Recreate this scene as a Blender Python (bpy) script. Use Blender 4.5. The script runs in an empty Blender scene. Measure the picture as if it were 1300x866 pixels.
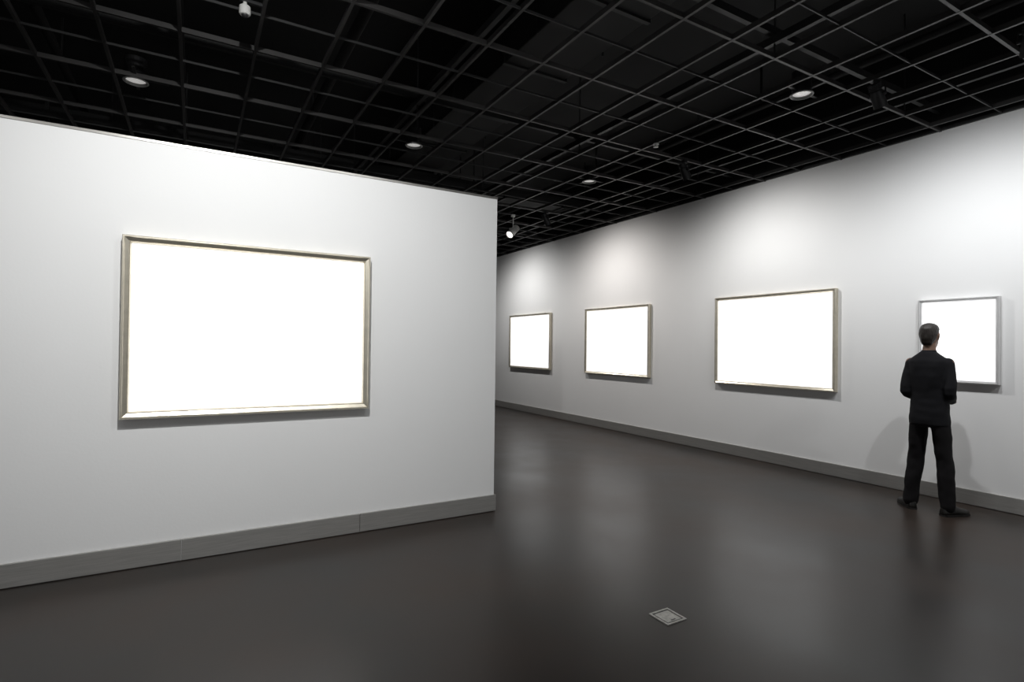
import bpy, bmesh, math, random
from mathutils import Vector, Matrix, noise
random.seed(4)
C = bpy.context.scene.collection
PI = math.pi
try:
    bpy.context.scene.view_settings.view_transform = 'Standard'
    bpy.context.scene.view_settings.look = 'None'
except Exception as e:
    print(e)

# ------------------------------------------------------------------ materials
def mat(name, col, rough=0.5, metal=0.0, var=0.0, vscale=5.0, bump=0.0, bscale=40.0,
        emis=0.0, stretch=(1, 1, 1), rvar=0.0, col2=None, spec=None, coat=0.0):
    m = bpy.data.materials.new(name); m.use_nodes = True
    nt = m.node_tree; N = nt.nodes; L = nt.links
    b = N['Principled BSDF']
    b.inputs['Base Color'].default_value = (*col, 1)
    b.inputs['Roughness'].default_value = rough
    b.inputs['Metallic'].default_value = metal
    if spec is not None: b.inputs['Specular IOR Level'].default_value = spec
    if coat: b.inputs['Coat Weight'].default_value = coat; b.inputs['Coat Roughness'].default_value = .15
    if emis:
        b.inputs['Emission Color'].default_value = (*col, 1)
        b.inputs['Emission Strength'].default_value = emis
    tc = N.new('ShaderNodeTexCoord'); mp = N.new('ShaderNodeMapping')
    mp.inputs['Scale'].default_value = stretch
    L.new(tc.outputs['Object'], mp.inputs['Vector'])
    if var or col2 or rvar:
        n = N.new('ShaderNodeTexNoise'); n.inputs['Scale'].default_value = vscale
        n.inputs['Detail'].default_value = 6
        L.new(mp.outputs['Vector'], n.inputs['Vector'])
        r = N.new('ShaderNodeValToRGB')
        c2 = col2 if col2 else tuple(c * (1 - var) for c in col)
        r.color_ramp.elements[0].position = .3; r.color_ramp.elements[1].position = .7
        r.color_ramp.elements[0].color = (*c2, 1); r.color_ramp.elements[1].color = (*col, 1)
        L.new(n.outputs['Fac'], r.inputs['Fac']); L.new(r.outputs['Color'], b.inputs['Base Color'])
        if rvar:
            mr = N.new('ShaderNodeMapRange')
            mr.inputs['To Min'].default_value = rough - rvar; mr.inputs['To Max'].default_value = rough + rvar
            mr.inputs['From Min'].default_value = .3; mr.inputs['From Max'].default_value = .7
            L.new(n.outputs['Fac'], mr.inputs['Value']); L.new(mr.outputs['Result'], b.inputs['Roughness'])
    if bump:
        n2 = N.new('ShaderNodeTexNoise'); n2.inputs['Scale'].default_value = bscale; n2.inputs['Detail'].default_value = 4
        L.new(mp.outputs['Vector'], n2.inputs['Vector'])
        bp = N.new('ShaderNodeBump'); bp.inputs['Strength'].default_value = bump; bp.inputs['Distance'].default_value = .01
        L.new(n2.outputs['Fac'], bp.inputs['Height']); L.new(bp.outputs['Normal'], b.inputs['Normal'])
    return m

M = {}
M['wall'] = mat('white_plaster', (.84, .84, .835), .8, var=.02, vscale=1.5, bump=.05, bscale=60)
M['dark_wall'] = mat('black_paint', (.008, .008, .008), .85)
M['floor'] = mat('polished_concrete', (.038, .026, .020), .33, var=.2, vscale=1.0, bump=.012, bscale=60,
                 rvar=.05, col2=(.018, .017, .016), spec=.36)
M['steel'] = mat('brushed_steel', (.48, .47, .45), .33, .55, var=.2, vscale=6, stretch=(1, 1, 30), bump=.04, bscale=20)
M['cap'] = mat('cap_metal', (.34, .33, .31), .35, .8, var=.1, vscale=8)
M['gold'] = mat('champagne_frame', (.70, .65, .54), .33, .85, var=.15, vscale=14, bump=.04, bscale=70)
M['silver'] = mat('silver_frame', (.72, .72, .72), .4, .6, var=.08, vscale=12)
M['canvas'] = mat('glowing_blank_canvas', (1, 1, 1), .8, emis=.75, bump=.03, bscale=300)  # plain canvas, no lamp: emission put in so it reads as overexposed white
M['grid'] = mat('dark_grid_bar', (.042, .040, .039), .45, .2, var=.5, vscale=2)
M['carrier'] = mat('dark_carrier', (.018, .018, .018), .5, .2, var=.3, vscale=3)
M['duct'] = mat('painted_duct', (.012, .012, .012), .7, .1, var=.4, vscale=2)
M['black'] = mat('black_fixture', (.02, .02, .021), .4, .2, var=.2, vscale=9)
M['white_fix'] = mat('white_fixture', (.50, .50, .48), .4, var=.08, vscale=9)
M['ring'] = mat('downlight_ring', (.25, .25, .24), .4, var=.08, vscale=9)
M['lens'] = mat('downlight_glass', (1, .98, .95), .3, emis=.36, var=.7, vscale=60)
M['lamp'] = mat('lit_lamp_face', (1, .97, .92), .3, emis=3.0, var=.1, vscale=30)
M['skin'] = mat('skin', (.22, .13, .09), .5, var=.12, vscale=12, bump=.03, bscale=150)
M['hair'] = mat('dark_hair', (.018, .013, .010), .5, var=.4, vscale=40, bump=.5, bscale=120, stretch=(1, 1, .2))
M['suit'] = mat('black_wool', (.009, .009, .011), .85, var=.3, vscale=6, bump=.1, bscale=250, spec=.2)
M['trouser'] = mat('dark_trouser_cloth', (.009, .008, .009), .85, var=.3, vscale=6, bump=.1, bscale=250, spec=.2)
M['shoe'] = mat('black_leather', (.010, .009, .008), .35, var=.2, vscale=20)
M['sole'] = mat('rubber_sole', (.02, .018, .016), .7, var=.2, vscale=20)
M['eye'] = mat('eye_white', (.7, .68, .65), .2, var=.05, vscale=30)
M['socket'] = mat('socket_plastic', (.06, .06, .06), .5, var=.2, vscale=30)
M['plate'] = mat('floor_plate_metal', (.66, .65, .61), .45, .3, var=.35, vscale=45)

# ------------------------------------------------------------------ helpers
def box(bm, x0, x1, y0, y1, z0, z1):
    v = [bm.verts.new(p) for p in ((x0,y0,z0),(x1,y0,z0),(x1,y1,z0),(x0,y1,z0),(x0,y0,z1),(x1,y0,z1),(x1,y1,z1),(x0,y1,z1))]
    for f in ((3,2,1,0),(4,5,6,7),(0,1,5,4),(1,2,6,5),(2,3,7,6),(3,0,4,7)):
        bm.faces.new([v[i] for i in f])

def rings(bm, R, closed=True):
    vs = [[bm.verts.new(p) for p in r] for r in R]
    n = len(R[0])
    for a, b in zip(vs, vs[1:]):
        for i in range(n):
            bm.faces.new((a[i], a[(i+1) % n], b[(i+1) % n], b[i]))
    if closed:
        bm.faces.new(list(reversed(vs[0]))); bm.faces.new(vs[-1])

def zloft(bm, secs, n=32, e=2.3):
    """secs: (z, cx, cy, rx, ry)"""
    R = []
    for z, cx, cy, rx, ry in secs:
        r = []
        for i in range(n):
            t = 2*PI*i/n; c, s = math.cos(t), math.sin(t)
            r.append(Vector((cx + rx*math.copysign(abs(c)**(2/e), c), cy + ry*math.copysign(abs(s)**(2/e), s), z)))
        R.append(r)
    rings(bm, R)

def tube(bm, pts, rad, n=16, ref=None, sub=1):
    """rounded tube through pts; rad = r or (r_ref, r_other) per point; ref = direction of the first radius"""
    pts = [Vector(p) for p in pts]
    rad = [(r, r) if not isinstance(r, (tuple, list)) else r for r in rad]
    if sub > 1:
        P, Q = [], []
        m = len(pts)
        for i in range(m-1):
            p0 = pts[max(i-1, 0)]; p1 = pts[i]; p2 = pts[i+1]; p3 = pts[min(i+2, m-1)]
            for k in range(sub):
                t = k/sub
                P.append(.5*((2*p1)+(p2-p0)*t+(2*p0-5*p1+4*p2-p3)*t*t+(3*p1-p0-3*p2+p3)*t**3))
                Q.append((rad[i][0]*(1-t)+rad[i+1][0]*t, rad[i][1]*(1-t)+rad[i+1][1]*t))
        P.append(pts[-1]); Q.append(rad[-1]); pts, rad = P, Q
    ref = Vector(ref) if ref is not None else None
    R = []
    for i, p in enumerate(pts):
        d = (pts[min(i+1, len(pts)-1)] - pts[max(i-1, 0)]).normalized()
        r0 = ref if ref is not None else (Vector((0, 0, 1)) if abs(d.z) < .9 else Vector((1, 0, 0)))
        a = (r0 - d*r0.dot(d)).normalized(); b = d.cross(a)
        R.append([p + a*rad[i][0]*math.cos(2*PI*k/n) + b*rad[i][1]*math.sin(2*PI*k/n) for k in range(n)])
        if i == 0: dd0 = d
        dl = d
    # rounded ends
    def end(ring, c, d, s):
        out = []
        for ang in (30, 55, 75):
            f = math.cos(math.radians(ang)); off = math.sin(math.radians(ang))
            rr = sum((q-c).length for q in ring)/len(ring)
            out.append([c + (q-c)*f + d*s*off*rr for q in ring])
        return out
    st = end(R[0], pts[0], dd0, -1); en = end(R[-1], pts[-1], dl, 1)
    rings(bm, list(reversed(st)) + R + en)

def cyl(bm, p0, p1, r0, r1=None, n=24):
    r1 = r0 if r1 is None else r1
    p0, p1 = Vector(p0), Vector(p1); d = (p1-p0).normalized()
    a = d.orthogonal().normalized(); b = d.cross(a)
    rings(bm, [[p + a*r*math.cos(2*PI*k/n) + b*r*math.sin(2*PI*k/n) for k in range(n)] for p, r in ((p0, r0), (p1, r1))])

def lathe(bm, p, d, prof, n=28, closed=False):
    """prof: list (along, radius) from p along d"""
    p = Vector(p); d = Vector(d).normalized(); a = d.orthogonal().normalized(); b = d.cross(a)
    rings(bm, [[p + d*h + a*r*math.cos(2*PI*k/n) + b*r*math.sin(2*PI*k/n) for k in range(n)] for h, r in prof], closed)

def ball(bm, c, r, sc=(1, 1, 1), u=16, v=12):
    m = Matrix.Translation(c) @ Matrix.Diagonal((*[r*s for s in sc], 1))
    bmesh.ops.create_uvsphere(bm, u_segments=u, v_segments=v, radius=1, matrix=m)

def obj(name, bm, m, parent=None, bevel=0, smooth=False):
    bmesh.ops.recalc_face_normals(bm, faces=bm.faces)
    me = bpy.data.meshes.new(name); bm.to_mesh(me); bm.free()
    me.materials.append(m)
    if smooth: me.shade_smooth()
    o = bpy.data.objects.new(name, me); C.objects.link(o)
    if parent: o.parent = parent
    if bevel:
        b = o.modifiers.new('bevel', 'BEVEL'); b.width = bevel; b.segments = 2; b.limit_method = 'ANGLE'
    return o

def thing(name, label, cat, loc=(0, 0, 0), rz=0, group=None):
    o = bpy.data.objects.new(name, None); C.objects.link(o); o.empty_display_size = .05
    o.location = loc; o.rotation_euler = (0, 0, rz); o['label'] = label; o['category'] = cat
    if group: o['group'] = group
    return o

def struct(name, bm, m, parent=None, bevel=0):
    o = obj(name, bm, m, parent, bevel)
    o['kind'] = 'structure'
    return o

# ------------------------------------------------------------------ room shell
XR, YP, XE = 6.61, 4.405, 2.38     # right wall plane, partition plane, partition end
XL, YB, YF = -5.0, -3.5, 15.0
ZG, ZS, ZP = 3.78, 4.75, 2.85      # grid height, slab height, partition height

b = bmesh.new(); box(b, XL-.2, XR+.2, YB-.2, YF+.2, -.2, 0); struct('floor', b, M['floor'])
b = bmesh.new(); box(b, XL-.2, XR+.2, YB-.2, YF+.2, ZS, ZS+.2); ceil = struct('ceiling', b, M['dark_wall'])
b = bmesh.new(); box(b, XR, XR+.2, YB, YF, 0, ZG+.02); struct('wall_right', b, M['wall'])
b = bmesh.new(); box(b, XR+.005, XR+.2, YB, YF, ZG+.02, ZS); struct('wall_right_above_grid', b, M['dark_wall'])
b = bmesh.new(); box(b, XL-.2, XR+.2, YF, YF+.2, 0, ZG+.02); struct('wall_far', b, M['wall'])
b = bmesh.new(); box(b, XL-.2, XR+.2, YF, YF+.2, ZG+.02, ZS); struct('wall_far_above_grid', b, M['dark_wall'])
b = bmesh.new(); box(b, XL-.2, XL, YP, YF, 0, ZS); struct('wall_left', b, M['dark_wall'])
b = bmesh.new(); box(b, XL, XE, YP, YP+.22, 0, ZP); struct('wall_partition', b, M['wall'])
b = bmesh.new(); box(b, XL, XE+.003, YP-.004, YP+.224, ZP-.002, ZP+.018); struct('trim_1', b, M['cap'], bevel=.002)
b = bmesh.new(); box(b, XR-.03, XR, YB, YF, ZG-.012, ZG+.02); struct('trim_2', b, M['carrier'])
b = bmesh.new(); box(b, XL-.2, XR+.2, YB-.2, YB, ZG-.1, ZS); struct('wall_back_above_grid', b, M['dark_wall'])

# baseboards: brushed steel panels with fine joints
b = bmesh.new()
y = YB
while y < YF:
    y1 = min(y+2.5, YF) if y > YB else 1.375
    box(b, XR-.018, XR, y+.0015, y1-.0015, 0.004, .15); y = y1
struct('baseboard_right', b, M['steel'], bevel=.004)
b = bmesh.new()
x = XE
while x > XL:
    x1 = max(x-1.22, XL)
    box(b, x1+.0015, x-.0015, YP-.018, YP, .004, .15); x = x1
struct('baseboard_partition', b, M['steel'], bevel=.004)
b = bmesh.new(); box(b, XE-.0015, XE+.014, YP-.018, YP+.22, .004, .15); struct('baseboard_partition_end', b, M['steel'], bevel=.004)

# suspended open grid, part of the ceiling
b = bmesh.new(); b2 = bmesh.new()
gx = [4.87 + .5*k for k in range(-19, 4)]; gy = [.15 + .5*k for k in range(-7, 30)]
for i, x in enumerate(gx):
    box(b, x-.011, x+.011, YB, YF, ZG-.02, ZG+.020)
for i, y in enumerate(gy):
    if i % 2 == 0: box(b, XL, XR, y-.011, y+.011, ZG-.018, ZG+.019)
    else: box(b2, XL, XR, y-.005, y+.005, ZG-.010, ZG+.008)
g = obj('grid', b, M['grid'], ceil); obj('cross_bar', b2, M['carrier'], ceil)
b = bmesh.new()
for x in gx[1::4]: box(b, x-.02, x+.02, YB, YF, ZG+.10, ZG+.16)
for y in gy[2::5]: box(b, XL, XR, y-.02, y+.02, ZG+.16, ZG+.22)
obj('carrier', b, M['carrier'], ceil)
b = bmesh.new()
for x in gx[1::4]:
    for y in gy[2::5]: box(b, x-.005, x+.005, y-.005, y+.005, ZG+.01, ZS)
obj('hanger_rod', b, M['carrier'], ceil)

# ------------------------------------------------------------------ services above the grid
def duct(axis, c, a0, a1, w, z0, z1, label):
    t = thing('air_duct', label, 'duct', (0, 0, 0))
    b = bmesh.new()
    if axis == 'y': box(b, c-w/2, c+w/2, a0, a1, z0, z1)
    else: box(b, a0, a1, c-w/2, c+w/2, z0, z1)
    obj('casing', b, M['duct'], t, .01)
    s = a0+.6
    while s < a1:
        b = bmesh.new()
        if axis == 'y': box(b, c-w/2-.02, c+w/2+.02, s-.02, s+.02, z0-.02, z1+.02)
        else: box(b, s-.02, s+.02, c-w/2-.02, c+w/2+.02, z0-.02, z1+.02)
        obj('flange', b, M['carrier'], t)
        s += 1.2
    s = a0+1.2
    while s < a1:
        for q in (-1, 1):
            b = bmesh.new()
            if axis == 'y': box(b, c+q*(w/2+.014)-.006, c+q*(w/2+.014)+.006, s-.006, s+.006, z0-.02, ZS)
            else: box(b, s-.006, s+.006, c+q*(w/2+.014)-.006, c+q*(w/2+.014)+.006, z0-.02, ZS)
            obj('hanger', b, M['carrier'], t)
        s += 2.4
duct('y', 2.9, -2, 14.5, .7, 4.25, 4.6, 'wide black air duct running away above the ceiling grid left of the partition end')
duct('x', 8.3, -4.5, 6.3, .5, 4.02, 4.2, 'low flat black air duct crossing above the grid beyond the partition')
for k, (x, r) in enumerate(((-1.2, .04), (1.2, .05), (5.6, .035))):
    b = bmesh.new(); cyl(b, (x, YB, 4.3), (x, YF, 4.3), r)
    t = thing('service_pipe', ('black pipe above the grid over the far left of the partition',
                               'thick black pipe above the grid beyond the white partition',
                               'thin black pipe above the grid close to the right wall')[k], 'pipe')
    obj('pipe_run', b, M['duct'], t, smooth=True)
    for y in (1, 4, 7, 10, 13):
        b = bmesh.new(); box(b, x-.006, x+.006, y-.012, y+.012, 4.3, ZS)
        obj('hanger', b, M['carrier'], t)

# ------------------------------------------------------------------ framed blank pictures
def picture(name, label, w, h, loc, rz, fm, fw=.055, dep=.05, group=None):
    """local: hangs in XZ plane, front is -Y, back at y=0, origin at bottom centre"""
    t = thing(name, label, 'picture', loc, rz, group)
    # mitred moulding, profile points (inset from outer edge, distance from wall)
    prof = [(0, 0), (0, dep*.9), (.005, dep), (.012, dep), (.015, dep*.94), (fw-.012, dep*.8), (fw-.007, dep*.84), (fw, dep*.66), (fw, 0)]
    b = bmesh.new(); R = []
    for sx, sz in ((-1, 0), (1, 0), (1, 1), (-1, 1)):
        R.append([Vector((sx*(w/2-i), -d, (i if sz == 0 else h-i))) for i, d in prof])
    vs = [[b.verts.new(p) for p in r] for r in R]; n = len(prof)
    for k in range(4):
        a, c = vs[k], vs[(k+1) % 4]
        for i in range(n): b.faces.new((a[i], a[(i+1) % n], c[(i+1) % n], c[i]))
    obj('frame', b, fm, t)
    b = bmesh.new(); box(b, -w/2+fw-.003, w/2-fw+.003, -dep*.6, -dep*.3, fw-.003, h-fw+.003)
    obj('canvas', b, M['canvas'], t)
    return t
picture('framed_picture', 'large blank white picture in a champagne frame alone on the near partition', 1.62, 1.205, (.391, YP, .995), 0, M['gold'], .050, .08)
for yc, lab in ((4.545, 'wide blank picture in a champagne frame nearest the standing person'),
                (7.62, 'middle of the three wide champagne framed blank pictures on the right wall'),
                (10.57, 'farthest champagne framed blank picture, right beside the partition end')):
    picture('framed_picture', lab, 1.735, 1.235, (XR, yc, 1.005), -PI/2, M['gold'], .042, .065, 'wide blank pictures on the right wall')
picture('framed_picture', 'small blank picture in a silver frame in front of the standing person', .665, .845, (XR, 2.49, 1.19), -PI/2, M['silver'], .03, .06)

# ------------------------------------------------------------------ downlights
def downlight(x, y, label):
    t = thing('downlight', label, 'ceiling light', (x, y, ZG-.02), 0, 'round downlights in the ceiling grid')
    b = bmesh.new(); lathe(b, (0, 0, 0), (0, 0, 1), [(0, .078), (.0, .092), (.012, .094), (.014, .08), (.2, .08), (.2, .02)]); obj('housing', b, M['black'], t)
    b = bmesh.new(); lathe(b, (0, 0, -.004), (0, 0, 1), [(0.004, .097), (0, .092), (0, .084), (.03, .076), (.034, .076)]); obj('trim_ring', b, M['ring'], t, smooth=True)
    b = bmesh.new(); lathe(b, (0, 0, .012), (0, 0, 1), [(0, .001), (.001, .05), (.006, .077), (.012, .077), (.012, .001)]); obj('lens', b, M['lens'], t, smooth=True)
    b = bmesh.new(); box(b, -.245, .245, -.012, .012, .026, .038); box(b, -.012, .012, -.245, .245, .027, .037); obj('mounting_bar', b, M['carrier'], t)
    l = bpy.data.lights.new('downlight_lamp', 'SPOT'); l.energy = 12; l.spot_size = 1.6; l.spot_blend = .8; l.shadow_soft_size = .08
    l.color = (1, .95, .88)
    lo = bpy.data.objects.new('downlight_lamp', l); C.objects.link(lo); lo.location = (x, y, ZG-.06)
downlight(-.48, 5.74, 'round downlight leftmost in the ceiling above the near partition')
downlight(2.11, 5.91, 'round downlight in the ceiling grid above the partition end')
downlight(4.62, 5.92, 'round downlight in the ceiling grid above the middle wall picture')
downlight(4.62, 2.9, 'round downlight in the ceiling nearest the standing person')

# ------------------------------------------------------------------ spotlights
def spotlight(x, y, target, label, body_mat, power, size=2.75, blend=1.0, lampcol=(1, .99, .975), drop=.12, L=.2, r=.05, group='spotlights clamped to the ceiling grid', soft=.025):
    z = ZG-.02
    t = thing('spotlight', label, 'spotlight', (x, y, z), 0, group)
    T = Vector(target) - Vector((x, y, z-drop)); d = T.normalized()
    b = bmesh.new(); box(b, -.035, .03, -.018, .018, -.025, .02); obj('clamp', b, body_mat, t, .003)
    b = bmesh.new(); cyl(b, (0, 0, -.02), (0, 0, -drop+.055), .009)
    side = d.cross(Vector((0, 0, 1))).normalized()
    c = Vector((0, 0, -drop))
    for s in (-1, 1):
        cyl(b, c+side*s*(r+.012), c+side*s*(r+.012)+Vector((0, 0, .06)), .006, n=10)
        cyl(b, c+side*s*(r-.004), c+side*s*(r+.02), .012, n=12)
    cyl(b, c+Vector((0, 0, .06))-side*(r+.016), c+Vector((0, 0, .06))+side*(r+.016), .007, n=10)
    obj('bracket', b, body_mat, t)
    b = bmesh.new()
    prof = [(-L*.5, .001), (-L*.5, r*.6)]
    for k in range(4):
        h = -L*.47 + k*L*.07
        prof += [(h, r*.7), (h, r*.98), (h+.005, r*.98), (h+.005, r*.7)]
    prof += [(-L*.17, r*.9), (L*.1, r), (L*.5, r*1.06), (L*.5, r*.95), (L*.40, r*.9), (L*.40, .001)]
    lathe(b, c, d, prof)
    body = obj('lamp_body', b, body_mat, t)
    b = bmesh.new(); lathe(b, c+d*L*.41, d, [(0, .001), (.001, r*.6), (0.003, r*.89), (.008, r*.89)]); obj('lens', b, M['lamp'], body)
    if power:
        l = bpy.data.lights.new('spot_lamp', 'SPOT'); l.energy = power; l.spot_size = size; l.spot_blend = blend
        l.shadow_soft_size = soft; l.color = lampcol
        lo = bpy.data.objects.new('spot_lamp', l); C.objects.link(lo)
        lo.location = Vector((x, y, z)) + c + d*(L*.5+.02)
        lo.rotation_euler = d.to_track_quat('-Z', 'Y').to_euler()
PW = 138
spotlight(5.07, 4.65, (XR, 4.5, .9), 'black spotlight aimed at the wide picture nearest the person', M['black'], PW)
spotlight(5.07, 7.65, (XR, 7.62, .9), 'black spotlight aimed at the middle picture on the right wall', M['black'], PW, lampcol=(1, .955, .92))
spotlight(5.07, 10.65, (XR, 10.57, .9), 'black spotlight aimed at the farthest picture on the right wall', M['black'], PW)
spotlight(4.91, 2.42, (XR, 2.42, 1.1), 'black spotlight at the right aimed at the small silver framed picture', M['black'], 95, size=2.5, lampcol=(.97, .985, 1))
spotlight(4.91, 1.45, (XR, 2.1, 1.1), 'black spotlight just beyond the right edge of the view', M['black'], 90, size=2.4, lampcol=(.97, .985, 1))
spotlight(4.91, -.4, (XR, .3, 1.1), 'black spotlight on the grid far behind the right edge of the view', M['black'], 80)
spotlight(4.72, 8.15, (4.02, 7.85, 2.9), 'lit white spotlight hanging over the gap beside the partition end', M['white_fix'], 30, size=1.0, drop=.27, r=.062, L=.26)
spotlight(.07, 1.65, (.35, YP, 1.75), 'spotlight overhead aimed at the large picture on the partition', M['black'], 320, size=2.0, lampcol=(.995, 1, .995))
spotlight(1.65, 1.15, (1.6, YP, 1.2), 'spotlight overhead aimed at the right end of the partition', M['black'], 70, size=2.2, soft=.15, lampcol=(.99, 1, 1))
spotlight(-1.85, 1.65, (-1.6, YP, 1.3), 'spotlight overhead aimed at the left stretch of the partition', M['black'], 26, size=2.2, soft=.15)

# sensor hanging near the top of the picture, sprinkler on the grid
t = thing('ceiling_sensor', 'small white cylindrical sensor hanging from the grid above the near partition', 'sensor', (.254, 4.05, ZG-.02))
b = bmesh.new(); cyl(b, (0, 0, .0), (0, 0, .03), .012); obj('stem', b, M['white_fix'], t)
b = bmesh.new(); lathe(b, (0, 0, .0), (0, 0, -1), [(0, .001), (0, .022), (.01, .034), (.055, .036), (.065, .03), (.068, .001)]); obj('body', b, M['white_fix'], t)
b = bmesh.new(); ball(b, (0, 0, -.066), .022, (1, 1, .6)); obj('lens', b, M['black'], t, smooth=True)
b = bmesh.new(); box(b, -.03, .125, -.012, .012, .02, .042); obj('clamp', b, M['black'], t)
t = thing('ceiling_sprinkler', 'tiny pale sprinkler head on the grid between the two right downlights', 'sprinkler', (4.37, 4.42, ZG-.02))
b = bmesh.new(); cyl(b, (0, 0, -.01), (0, 0, .06), .014); obj('stem', b, M['carrier'], t)
b = bmesh.new(); lathe(b, (0, 0, 0.0), (0, 0, -1), [(0, .001), (0, .03), (.012, .034), (.016, .015), (.034, .012), (.036, .028), (.04, .028), (.041, .001)]); obj('head', b, M['white_fix'], t)

# ------------------------------------------------------------------ floor outlet
t = thing('floor_outlet', 'square metal floor outlet cover set into the dark floor', 'outlet', (2.307, 2.21, 0))
b = bmesh.new()
for q in ((-.0725, .0725, -.0725, -.061), (-.0725, .0725, .061, .0725), (-.0725, -.061, -.061, .061), (.061, .0725, -.061, .061)):
    box(b, *q, 0, .005)
obj('rim', b, M['plate'], t)
b = bmesh.new(); box(b, -.060, .060, -.060, .060, 0, .0025); obj('cover', b, M['socket'], t)
b = bmesh.new(); box(b, -.052, .052, -.052, .052, .0, .0042); obj('lid', b, M['plate'], t, .002)
b = bmesh.new(); box(b, -.016, .016, -.045, -.038, .003, .0052); obj('latch', b, M['socket'], t)

# ------------------------------------------------------------------ the person
P = thing('person', 'person in black suit with hands in front viewing small silver framed picture', 'person', (5.975, 2.475, 0), math.radians(2))

def bake(name, bm, m, parent, voxel, smooth_it=4, wrinkle=0, wfreq=(6, 6, 10)):
    bmesh.ops.recalc_face_normals(bm, faces=bm.faces)
    me = bpy.data.meshes.new('tmp'); bm.to_mesh(me); bm.free()
    o = bpy.data.objects.new('tmp', me); C.objects.link(o)
    r = o.modifiers.new('r', 'REMESH'); r.mode = 'VOXEL'; r.voxel_size = voxel; r.adaptivity = 0
    if smooth_it:
        s = o.modifiers.new('s', 'SMOOTH'); s.factor = .5; s.iterations = smooth_it
    dg = bpy.context.evaluated_depsgraph_get(); dg.update()
    me2 = bpy.data.meshes.new_from_object(o.evaluated_get(dg))
    bpy.data.objects.remove(o)
    if wrinkle:
        nn = [v.normal.copy() for v in me2.vertices]
        for v, n in zip(me2.vertices, nn):
            q = Vector((v.co.x*wfreq[0], v.co.y*wfreq[1], v.co.z*wfreq[2]))
            d = noise.noise(q)*.6 + noise.noise(q*2.1)*.4
            v.co += n*d*wrinkle
    me2.materials.clear(); me2.materials.append(m); me2.shade_smooth(); me2.name = name
    o = bpy.data.objects.new(name, me2); C.objects.link(o); o.parent = parent
    return o

CH = 1.528   # chin height
def head_secs():
    return [(0, .042, .022, .022), (.012, .036, .046, .034), (.035, .022, .068, .047), (.07, .004, .084, .058), (.11, -.004, .093, .065),
         (.15, -.008, .095, .068), (.185, -.011, .089, .065), (.212, -.013, .068, .050), (.228, -.014, .038, .029), (.234, -.014, .015, .012)]

def hand(bm, wrist, d, nrm, thumb_side, curl=.5):
    """palm + 5 separate fingers. d: direction, nrm: palm facing, thumb_side: vector toward thumb"""
    w = Vector(wrist); d = Vector(d).normalized(); nrm = Vector(nrm); nrm = (nrm - d*nrm.dot(d)).normalized()
    s = Vector(thumb_side); s = (s - d*s.dot(d) - nrm*s.dot(nrm)).normalized()
    tube(bm, [w - d*.02, w + d*.02, w + d*.055, w + d*.085], [(.016, .024), (.016, .031), (.015, .039), (.012, .038)], ref=nrm, n=20)
    for k, (off, ln, r) in enumerate(((.029, .072, .0088), (.010, .080, .009), (-.010, .074, .0085), (-.029, .058, .0078))):
        p = w + d*.078 + s*off; a = 0; pts = [p]; cur = p
        for seg in (.42, .33, .25):
            a += curl*.75
            cur = cur + (d*math.cos(a) + nrm*math.sin(a) + s*off*1.2).normalized()*ln*seg
            pts.append(cur)
        tube(bm, pts, [r, r*.98, r*.9, r*.75], n=12, sub=2)
    p = w + d*.022 + s*.026
    tube(bm, [p, p + s*.024 + d*.022 + nrm*.008, p + s*.034 + d*.048 + nrm*.014, p + s*.034 + d*.068 + nrm*.02], [.014, .012, .0105, .008], n=12, sub=2)

FY = .146          # half the distance between the ankles
FA = {1: 42, -1: -20}
# body: one continuous surface (mostly beneath the clothing)
b = bmesh.new()
zloft(b, [(CH+z, cx, 0, rx, ry) for z, cx, rx, ry in head_secs()], e=2.15)
tube(b, [(-.03, 0, 1.42), (-.022, 0, 1.48), (-.012, 0, 1.54), (-.01, 0, 1.58)], [.066, .055, .051, .050], n=24)
tube(b, [(.070, 0, CH+.135), (.090, 0, CH+.105), (.103, 0, CH+.083), (.089, 0, CH+.074)], [.009, .011, .014, .012], n=12, sub=2)       # nose
for s in (-1, 1):
    ball(b, (.093, s*.013, CH+.08), .009)
    tube(b, [(.070, s*.050, CH+.133), (.085, s*.03, CH+.138), (.089, s*.01, CH+.134)], [.007, .008, .007], n=10)                         # brow
    tube(b, [(-.004, s*.065, CH+.082), (-.008, s*.074, CH+.10), (-.014, s*.078, CH+.125), (-.002, s*.073, CH+.137), (.008, s*.068, CH+.122)], [.006, .0055, .006, .0055, .005], n=10, sub=3)  # ear rim
    ball(b, (-.002, s*.067, CH+.108), .015, (.8, .5, 1.3))
tube(b, [(.073, -.024, CH+.051), (.088, 0, CH+.053), (.073, .024, CH+.051)], [.005, .0065, .005], n=10, sub=3)                            # lips
tube(b, [(.071, -.021, CH+.042), (.084, 0, CH+.041), (.071, .021, CH+.042)], [.005, .007, .005], n=10, sub=3)
zloft(b, [(.88, 0, 0, .085, .125), (.96, 0, 0, .090, .130), (1.06, .005, 0, .083, .115), (1.18, .003, 0, .088, .120), (1.30, -.002, 0, .096, .138), (1.38, -.012, 0, .088, .140), (1.43, -.02, 0, .062, .10), (1.46, -.022, 0, .05, .065)])
ARM = {}
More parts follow.
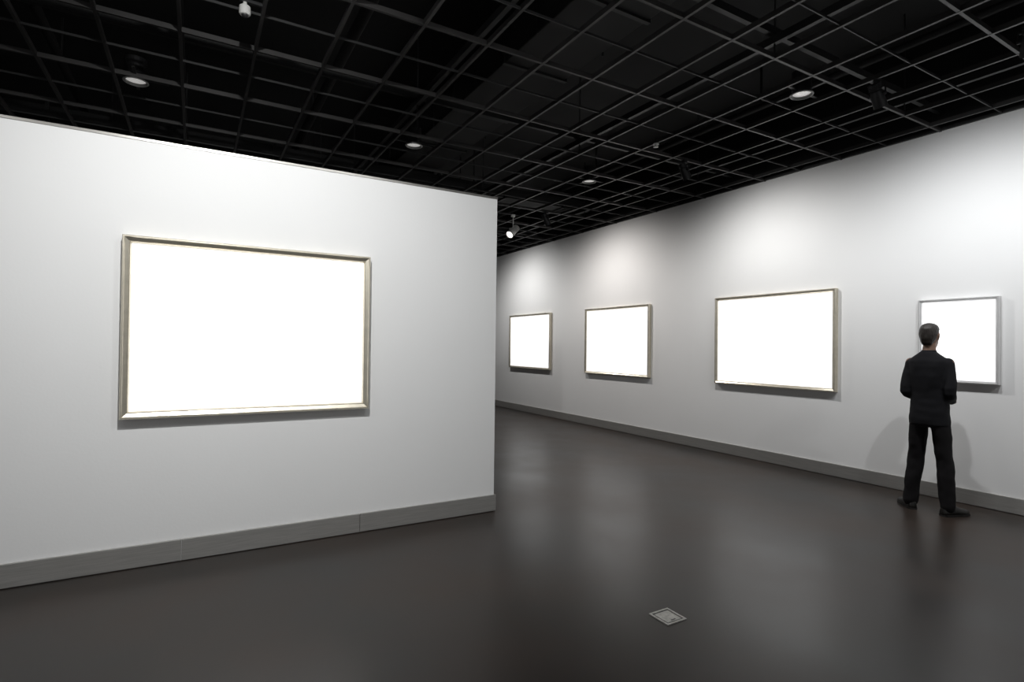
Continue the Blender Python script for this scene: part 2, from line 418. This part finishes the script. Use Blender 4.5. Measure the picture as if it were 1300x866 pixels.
for s in (-1, 1):
    sh = Vector((-.012, s*.150, 1.395)); el = Vector((-.045, s*.174, 1.125)); wr = Vector((.145 if s > 0 else .168, s*.112, 1.02 if s > 0 else 1.035))
    ARM[s] = (sh, el, wr)
    tube(b, [sh, sh.lerp(el, .5), el, el.lerp(wr, .3), wr], [.044, .038, .034, .035, .026], n=20)
    tube(b, [(0, s*.076, .90), (.012, s*.094, .70), (.015, s*.110, .48), (.0, s*.127, .30), (-.01, s*FY, .09)], [.070, .060, .048, .046, .034], n=20)
    fa = math.radians(FA[s]); fd = Vector((math.cos(fa), math.sin(fa), 0)); a0 = Vector((-.01, s*FY, .0))
    tube(b, [a0 + Vector((0, 0, .06)) - fd*.03, a0 + Vector((0, 0, .06)) + fd*.05, a0 + fd*.17 + Vector((0, 0, .04))], [.032, .03, .02], n=14)
hand(b, ARM[-1][2], (.12, 1, -.05), (-1, 0, 0), (0, 0, 1), .45)
hand(b, ARM[1][2], (.08, -1, -.05), (-1, 0, 0), (0, 0, 1), .5)
body = bake('body', b, M['skin'], P, .0055, 2)
for s in (-1, 1):
    b = bmesh.new(); ball(b, (.0755, s*.029, CH+.117), .0125); e = obj('eye', b, M['eye'], P, smooth=True)
    b = bmesh.new(); ball(b, (.0845, s*.029, CH+.117), .0052, (.8, 1, 1)); obj('iris', b, M['hair'], e, smooth=True)

# hair
b = bmesh.new()
zloft(b, [(CH+.03, -.062, 0, .018, .034), (CH+.05, -.060, 0, .036, .045), (CH+.09, -.045, 0, .064, .062), (CH+.13, -.036, 0, .076, .071), (CH+.16, -.022, 0, .089, .074),
          (CH+.185, -.012, 0, .098, .072), (CH+.212, -.012, 0, .084, .060), (CH+.230, -.014, 0, .056, .041), (CH+.240, -.014, 0, .025, .018)], e=2.05)
bake('hair', b, M['hair'], P, .005, 3, .004, (40, 40, 18))

# jacket
b = bmesh.new()
zloft(b, [(.815, 0, 0, .115, .158), (.86, 0, 0, .116, .159), (.95, 0, 0, .113, .154), (1.05, .004, 0, .107, .146), (1.15, .004, 0, .111, .146), (1.27, -.004, 0, .117, .154),
          (1.36, -.014, 0, .110, .163), (1.41, -.022, 0, .097, .156), (1.445, -.026, 0, .080, .126), (1.475, -.028, 0, .068, .086), (1.50, -.026, 0, .058, .062)], e=2.4, n=40)
for s in (-1, 1):
    sh, el, wr = ARM[s]
    tube(b, [sh + Vector((0, -s*.008, -.008)), sh.lerp(el, .5), el, el.lerp(wr, .45), el.lerp(wr, .9)], [.055, .052, .049, .045, .038], n=24, sub=3)
jk = bake('jacket', b, M['suit'], P, .008, 6, .008, (6, 6, 8))
b = bmesh.new()
n = 28; R = []
for rr, z in ((.054, 1.482), (.063, 1.480), (.060, 1.503), (.055, 1.513), (.050, 1.511), (.050, 1.485)):
    R.append([Vector((-.022 + rr*1.02*math.cos(2*PI*k/n), rr*math.sin(2*PI*k/n), z - (.022 if math.cos(2*PI*k/n) > .6 else 0))) for k in range(n)])
rings(b, R, False); obj('collar', b, M['suit'], jk, smooth=True)

# trousers
b = bmesh.new()
zloft(b, [(.80, 0, 0, .10, .140), (.86, 0, 0, .105, .143), (.94, 0, 0, .100, .138), (1.02, .003, 0, .093, .127)], e=2.4)
for s in (-1, 1):
    tube(b, [(0, s*.076, .88), (.008, s*.096, .70), (.014, s*.114, .49), (.0, s*.131, .30), (-.008, s*(FY+.002), .085)], [(.094, .075), (.087, .071), .067, .065, (.070, .060)], n=28, sub=4, ref=(1, 0, 0))
bake('trousers', b, M['trouser'], P, .008, 4, .012, (9, 9, 7))

# shoes
for s in (-1, 1):
    fa = math.radians(FA[s])
    base = Vector((-.012, s*(FY+.002), 0)); fd = Vector((math.cos(fa), math.sin(fa), 0)); sd = Vector((-fd.y, fd.x, 0))
    S = [(-.065, .022, .05), (-.058, .032, .068), (-.03, .038, .085), (.02, .038, .092), (.07, .041, .078), (.12, .047, .058), (.17, .048, .046), (.205, .038, .038), (.225, .020, .028)]
    b = bmesh.new(); R = []
    for l, w, h in S:
        r = []
        for k in range(20):
            t_ = 2*PI*k/20; c, q = math.cos(t_), math.sin(t_)
            r.append(base + fd*l + sd*w*math.copysign(abs(c)**.8, c) + Vector((0, 0, .014 + (h*max(q, 0)**.9))))
        R.append(r)
    rings(b, R); sh = obj('shoe', b, M['shoe'], P, smooth=True)
    b = bmesh.new(); R = []
    for z, ex in ((0, 0), (.0165, .003)):
        lo = [base + fd*l + sd*(w+ex+.001) + Vector((0, 0, z)) for l, w, h in S]
        hi = [base + fd*l - sd*(w+ex+.001) + Vector((0, 0, z)) for l, w, h in reversed(S)]
        R.append(lo + hi)
    rings(b, R); obj('sole', b, M['sole'], sh)

# ------------------------------------------------------------------ world + ambient
w = bpy.data.worlds.new('World'); bpy.context.scene.world = w; w.use_nodes = True
w.node_tree.nodes['Background'].inputs[0].default_value = (.98, .99, 1, 1)
w.node_tree.nodes['Background'].inputs[1].default_value = .30

# ------------------------------------------------------------------ camera
cam = bpy.data.cameras.new('Camera'); co = bpy.data.objects.new('Camera', cam); C.objects.link(co)
cam.sensor_width = 36; cam.lens = 694/1300*36; cam.clip_start = .05
ya = math.radians(30.1); pi_ = math.radians(.58)
f = Vector((math.sin(ya)*math.cos(pi_), math.cos(ya)*math.cos(pi_), math.sin(pi_)))
q = f.to_track_quat('-Z', 'Y').to_matrix().to_4x4()
co.matrix_world = Matrix.Translation((0, 0, 1.5)) @ q @ Matrix.Rotation(math.radians(.68), 4, 'Z')
bpy.context.scene.camera = co
